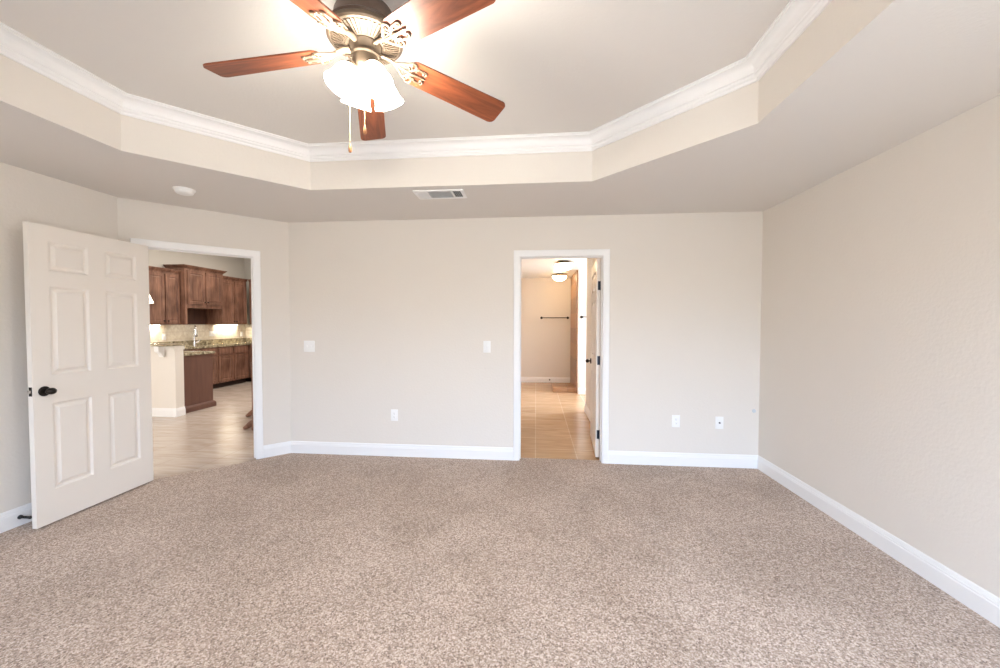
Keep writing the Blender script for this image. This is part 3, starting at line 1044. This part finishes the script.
MB().box(KX + .004, -5.4, 8.63, KY - .004, -.006, .10).build('toe_kick', M['kick'], r)
panel_slab(.46, .56, .019, [(.052, .052, .408, .508)], [(.004, -.006), (.010, -.009), (.030, -.002), (.034, -.002)], lambda u, v, d: (-6.64 + u, 8.555 - .019 - d, .125 + v)).build('cabinet_door', M['cherry'], r, smooth=0)
panel_slab(.46, .15, .019, [(.018, .018, .442, .132)], [(.003, .002), (.006, .002)], lambda u, v, d: (-6.64 + u, 8.555 - .019 - d, .705 + v)).build('drawer', M['cherry'], r, smooth=0)

t = thing('countertop', 'mottled granite counter along the kitchen wall with a low back edge', 'countertop', (KX, 7.5, .874))
MB().prism([(KX + .004, 6.82), (BX + .035, 6.82), (BX + .035, 8.52), (-5.38, 8.52), (-5.38, KY - .004), (KX + .004, KY - .004)], .876, .914).build('slab', M['granite'], t)
MB().box(KX + .004, KX + .02, 6.3, KY - .004, .914, 1.016)  .box(KX + .024, -5.38, KY - .02, KY - .004, .914, 1.016).build('backsplash', M['granite'], t)
MB().box(KX + .004, BX + .035, 5.6, 6.819, .876, .914).build('end_slab', M['granite'], t)

# faucet
fx, fy = -7.09, 7.50
t = thing('faucet', 'tall chrome pull-down faucet with a dark sided spray head on the granite counter', 'faucet', (fx, fy, .915))
MB().lathe([(0, .915), (.034, .915), (.034, .924), (.024, .934), (.021, .99), (0, .99)], (fx, fy, 0), 24).build('base', M['chrome'], t)
pts = [(fx, fy, .98), (fx, fy, 1.25)]
for k in range(1, 13):
    a = PI * k / 12
    pts.append((fx + .05 * (1 - math.cos(a)), fy - .035 * (1 - math.cos(a)), 1.25 + .07 * math.sin(a)))
pts.append((fx + .10, fy - .07, 1.24))
MB().tube(pts, .014, 12).build('spout', M['chrome'], t)
sh = MB().lathe([(0, 1.105), (.026, 1.105), (.030, 1.12), (.026, 1.20), (.019, 1.25), (0, 1.25)], (fx + .10, fy - .07, 0), 20).build('spray_head', M['chrome'], t)
MB().lathe([(0, 1.098), (.024, 1.098), (.027, 1.108), (0, 1.108)], (fx + .10, fy - .07, 0), 20).build('nozzle', M['dark'], sh)
MB().tube([(fx, fy, .965), (fx + .02, fy + .05, .985), (fx + .03, fy + .12, 1.03)], [.011, .009, .008], 10).build('handle', M['chrome'], t)
t = tag(MB().box(KX + .05, KX + .32, 6.45, 6.80, .9155, .932, bev=.006).build('tray', M['bronze']), 'dark low tray on the granite counter under the lit left cabinet', 'tray')

# kitchen wall plates
def kplate(name, label, cat, y, z, w, group=None):
    t = thing(name, label, cat, (KX + .008, y, z), group)
    MB().box(KX + .008, KX + .014, y - w / 2, y + w / 2, z - .058, z + .058, bev=.002).build('plate', M['plastic'], t)
    return t
t = kplate('outlet', 'white outlet on the kitchen backsplash under the left upper cabinet', 'outlet', 6.927, 1.110, .076)
for dz in (.02, -.02):
    MB().box(KX + .013, KX + .017, 6.927 - .014, 6.927 + .014, 1.110 + dz - .013, 1.110 + dz + .013, bev=.001).build('receptacle', M['plastic'], t)
t = kplate('light_switch', 'wide white switch plate on the kitchen backsplash right of the faucet', 'light switch', 8.066, 1.145, .165)
for dy in (-.046, 0, .046):
    MB().box(KX + .013, KX + .018, 8.066 + dy - .014, 8.066 + dy + .014, 1.145 - .03, 1.145 + .03, bev=.001).build('rocker', M['plastic'], t)
t = kplate('outlet', 'white outlet on the kitchen backsplash near the counter corner', 'outlet', 8.93, 1.110, .076)
for dz in (.02, -.02):
    MB().box(KX + .013, KX + .017, 8.93 - .014, 8.93 + .014, 1.110 + dz - .013, 1.110 + dz + .013, bev=.001).build('receptacle', M['plastic'], t)
# under cabinet lights
for y0, y1, lab in ((6.32, 6.80, 'glowing strip light under the left upper cabinet'), (8.18, 8.72, 'glowing strip light under the right upper cabinet')):
    t = thing('cabinet_light', lab, 'strip light', (KX + .06, (y0 + y1) / 2, 1.35), 'under cabinet lights')
    MB().box(KX + .03, KX + .09, y0, y1, 1.334, 1.349).build('fixture', M['plastic'], t)
    MB().box(KX + .035, KX + .085, y0 + .02, y1 - .02, 1.329, 1.334).build('lens', M['strip'], t)

# the bar: low wall with raised top, brown end panel and lower counter
o = MB().box(-6.55, -5.290, 5.262, 5.400, -.05, .995).build('wall_bar', M['wall'])
struct(o, 'low beige bar wall in the kitchen', 'wall')
mb = MB().sweep([(-5.290, 5.40), (-5.290, 5.262), (-6.55, 5.262)], [(d, h - .006) for d, h in BB])
struct(mb.build('baseboard_bar', M['white'], smooth=30), 'white baseboard around the low bar wall', 'baseboard')
t = thing('bar_top', 'pale raised bar counter on the low beige wall', 'countertop', (-5.9, 5.3, .995))
MB().box(-6.55, -5.265, 5.10, 5.46, 1.045, 1.070, bev=.006).build('slab', M['granite'], t)
MB().box(-6.55, -5.280, 5.235, 5.41, .985, 1.045).build('apron', M['pale_stone'], t)
cb = MB()
prf = [(0, .880), (-.020, .885), (-.026, .90), (-.040, .93), (-.070, .955), (-.090, .965), (-.094, 1.044), (0, 1.044)]
n = len(prf)
vs = [(-5.500, 5.2345 + a, b) for a, b in prf] + [(-5.430, 5.2345 + a, b) for a, b in prf]
cb.add(vs, [tuple(range(n)), tuple(range(n, 2 * n))[::-1]] + [(i, (i + 1) % n, n + (i + 1) % n, n + i) for i in range(n)])
tag(cb.build('corbel', M['white'], smooth=30), 'white bracket under the raised bar counter', 'bracket')
t = thing('peninsula_cabinet', 'dark brown cabinet end panel with a base moulding behind the bar wall', 'kitchen cabinet', (-5.9, 5.7, 0))
MB().box(-6.55, -5.375, 5.402, 6.02, -.006, .874).build('body', M['cherry_dark'], t)
SK = [(0, 0), (.030, 0), (.030, .060), (.022, .080), (.010, .092), (.004, .100), (0, .100)]
MB().sweep([(-5.9, 6.02), (-5.375, 6.02), (-5.375, 5.42)], [(d, h - .006) for d, h in SK]).build('base_moulding', M['cherry_dark'], t, smooth=30)
t = thing('countertop', 'lower granite slab on the brown cabinet behind the bar', 'countertop', (-5.9, 5.7, .874))
MB().box(-6.55, -5.345, 5.402, 6.05, .876, .914, bev=.005).build('slab', M['granite'], t)

# island mostly hidden by the right jamb
t = thing('kitchen_island', 'reddish wood island edge with flared feet, half hidden by the door casing', 'kitchen island', (-3.4, 5.4, 0))
MB().box(-3.99, -2.7, 5.36, 6.05, .10, .874).build('body', M['cherry'], t)
MB().box(-4.02, -2.66, 5.20, 6.08, .876, .914, bev=.006).build('top', M['pale_stone'], t)
for lx, ly in ((-3.615, 4.72), (-4.075, 5.345)):
    lg = MB()
    lg.box(lx - .035, lx + .035, ly - .035, ly + .035, .13, .874, bev=.006)
    lg.tube([(lx, ly, .13), (lx - .02, ly, .10), (lx - .05, ly, .085), (lx - .09, ly, .06), (lx - .13, ly, .03), (lx - .17, ly, .012)], [.038, .046, .044, .040, .034, .022], 14, flat=.8)
    lg.box(lx - .04, lx + .04, ly - .04, ly + .04, -.006, .12, bev=.008)
    lg.build('leg', M['cherry'], t)
MB().box(-3.66, -2.7, 4.69, 5.36, .80, .874).build('apron', M['cherry'], t)

# pendant over the bar
px_, py_ = -5.640, 5.20
t = thing('pendant_light', 'small lit glass pendant hanging over the bar beside the open door edge', 'pendant light', (px_, py_, 3.05))
MB().lathe([(0, 3.02), (.05, 3.025), (.06, 3.05), (0, 3.05)], (px_, py_, 0), 24).build('canopy', M['bronze'], t)
MB().tube([(px_, py_, 1.85), (px_, py_, 3.03)], .004, 8).build('cord', M['dark'], t)
MB().lathe([(.062, 1.672), (.058, 1.69), (.046, 1.72), (.030, 1.76), (.020, 1.79), (.016, 1.80), (.012, 1.80), (.014, 1.785), (.026, 1.755), (.042, 1.715), (.058, 1.672), (.062, 1.672)], (px_, py_, 0), 28).build('lamp_shade', M['pendglass'], t)
MB().lathe([(0, 1.795), (.018, 1.795), (.020, 1.82), (.012, 1.86), (0, 1.86)], (px_, py_, 0), 20).build('socket', M['bronze'], t)

# ------------------------------------------------------------------ the bathroom
BBY, BH = 9.185, 2.44
o = MB().box(-1.20, 2.30, BBY, BBY + T, -.05, 3.05).build('wall_bathroom_end', M['wall'])
struct(o, 'beige bathroom end wall with a towel bar', 'wall')
o = MB().box(-1.20, -1.08, BY + T, BBY, -.05, 3.05).build('wall_bathroom_left', M['wall'])
struct(o, 'bathroom wall on the kitchen side', 'wall')
mb = MB()
mb.box(.785, .90, BY + T, 6.22, -.05, BH + .4)
struct(mb.build('wall_bathroom_right', M['wall']), 'bathroom wall behind the open bathroom door', 'wall')
o = MB().box(.832, 2.20, 7.735, 7.86, -.05, BH + .4).build('wall_alcove', M['wall'])
struct(o, 'brightly lit bathroom alcove wall with a short towel bar', 'wall')
mb = MB().box(2.20, 2.32, BY + T, 7.86, -.05, .9).box(2.20, 2.32, BY + T, 7.86, 2.3, BH + .4).box(2.20, 2.32, BY + T, 6.40, .9, 2.3).box(2.20, 2.32, 7.65, 7.86, .9, 2.3).box(.90, 2.20, 6.10, 6.22, -.05, BH + .4)
struct(mb.build('wall_alcove_window', M['wall']), 'alcove wall with the bathroom window', 'wall')
o = MB().box(-1.08, 2.30, BY + T, BBY, BH, BH + .05).build('ceiling_bathroom', M['white'])
struct(o, 'white bathroom ceiling', 'ceiling')
o = MB().box(.803, .830, 7.87, BBY - .001, -.006, BH - .001).build('trim_5', M['shower_tile'])
struct(o, 'narrow brown tiled shower wall end', 'tiled wall')
o = MB().box(.345, .801, 7.89, 8.50, -.006, .085, bev=.006).build('shower_curb', M['shower_tile'])
tag(o, 'low brown tiled step on the bathroom floor by the shower wall', 'shower curb')
baseboard('baseboard_bathroom', (.800, BBY), (-1.08, BBY), 'white baseboard of the bathroom end wall', z=-.006)
baseboard('baseboard_alcove', (2.20, 7.735), (.832, 7.735), 'white baseboard of the bright alcove wall', z=-.006)
baseboard('baseboard_bathroom_right', (.785, BY + T), (.785, 6.22), 'white baseboard behind the open bathroom door', z=-.006)


def towel_bar(label, x0, x1, y, z):
    t = thing('towel_bar', label, 'towel bar', ((x0 + x1) / 2, y, z), 'bathroom towel bars')
    MB().tube([(x0, y - .065, z), (x1, y - .065, z)], .010, 12).build('rail', M['bronze'], t)
    for x in (x0, x1):
        MB().lathe([(0, 0), (.030, 0), (.030, .008), (.014, .016), (.012, .050), (.020, .056), (.022, .068), (.016, .080), (0, .082)], (x, y, z), 20, axis=(0, -1, 0)).build('post', M['bronze'], t)


towel_bar('long dark towel bar on the bathroom end wall', .130, .739, BBY, 1.513)
towel_bar('short dark towel bar on the bright alcove wall', .889, 1.48, 7.735, 1.509)


def dome(label, x, y, r):
    t = thing('ceiling_light', label, 'ceiling light', (x, y, BH), 'bathroom ceiling lights')
    MB().lathe([(0, BH - .045), (r * .90, BH - .045), (r, BH - .042), (r * 1.02, BH - .034), (r * .95, BH - .030), (r * .55, BH - .010), (r * .5, BH), (0, BH)], (x, y, 0), 40).build('rim', M['iron'], t)
    pr = [(r * .92 * math.sin(PI / 2 * k / 10), BH - .046 - .105 * math.cos(PI / 2 * k / 10)) for k in range(11)]
    pr.append((0, BH - .046))
    MB().lathe(pr, (x, y, 0), 40).build('glass_bowl', M['bathglass'], t)
    MB().lathe([(0, BH - .172), (.006, BH - .168), (.010, BH - .158), (.004, BH - .150), (0, BH - .150)], (x, y, 0), 14).build('finial', M['pewter'], t)


dome('larger domed bathroom ceiling light, nearer the doorway', .478, 6.77, .165)
dome('smaller looking domed bathroom ceiling light, nearer the end wall', .498, 8.47, .165)

t = thing('doorstop', 'small dark doorstop on the baseboard of the bathroom end wall', 'doorstop', (.325, BBY - .016, .07))
MB().lathe([(0, 0), (.016, 0), (.016, .006), (.008, .012), (.007, .060), (0, .060)], (.325, BBY - .016, .065), 16, axis=(0, -1, 0)).build('stem', M['bronze'], t)
MB().lathe([(0, .058), (.013, .058), (.013, .072), (0, .076)], (.325, BBY - .016, .065), 16, axis=(0, -1, 0)).build('tip', M['rubber'], t)
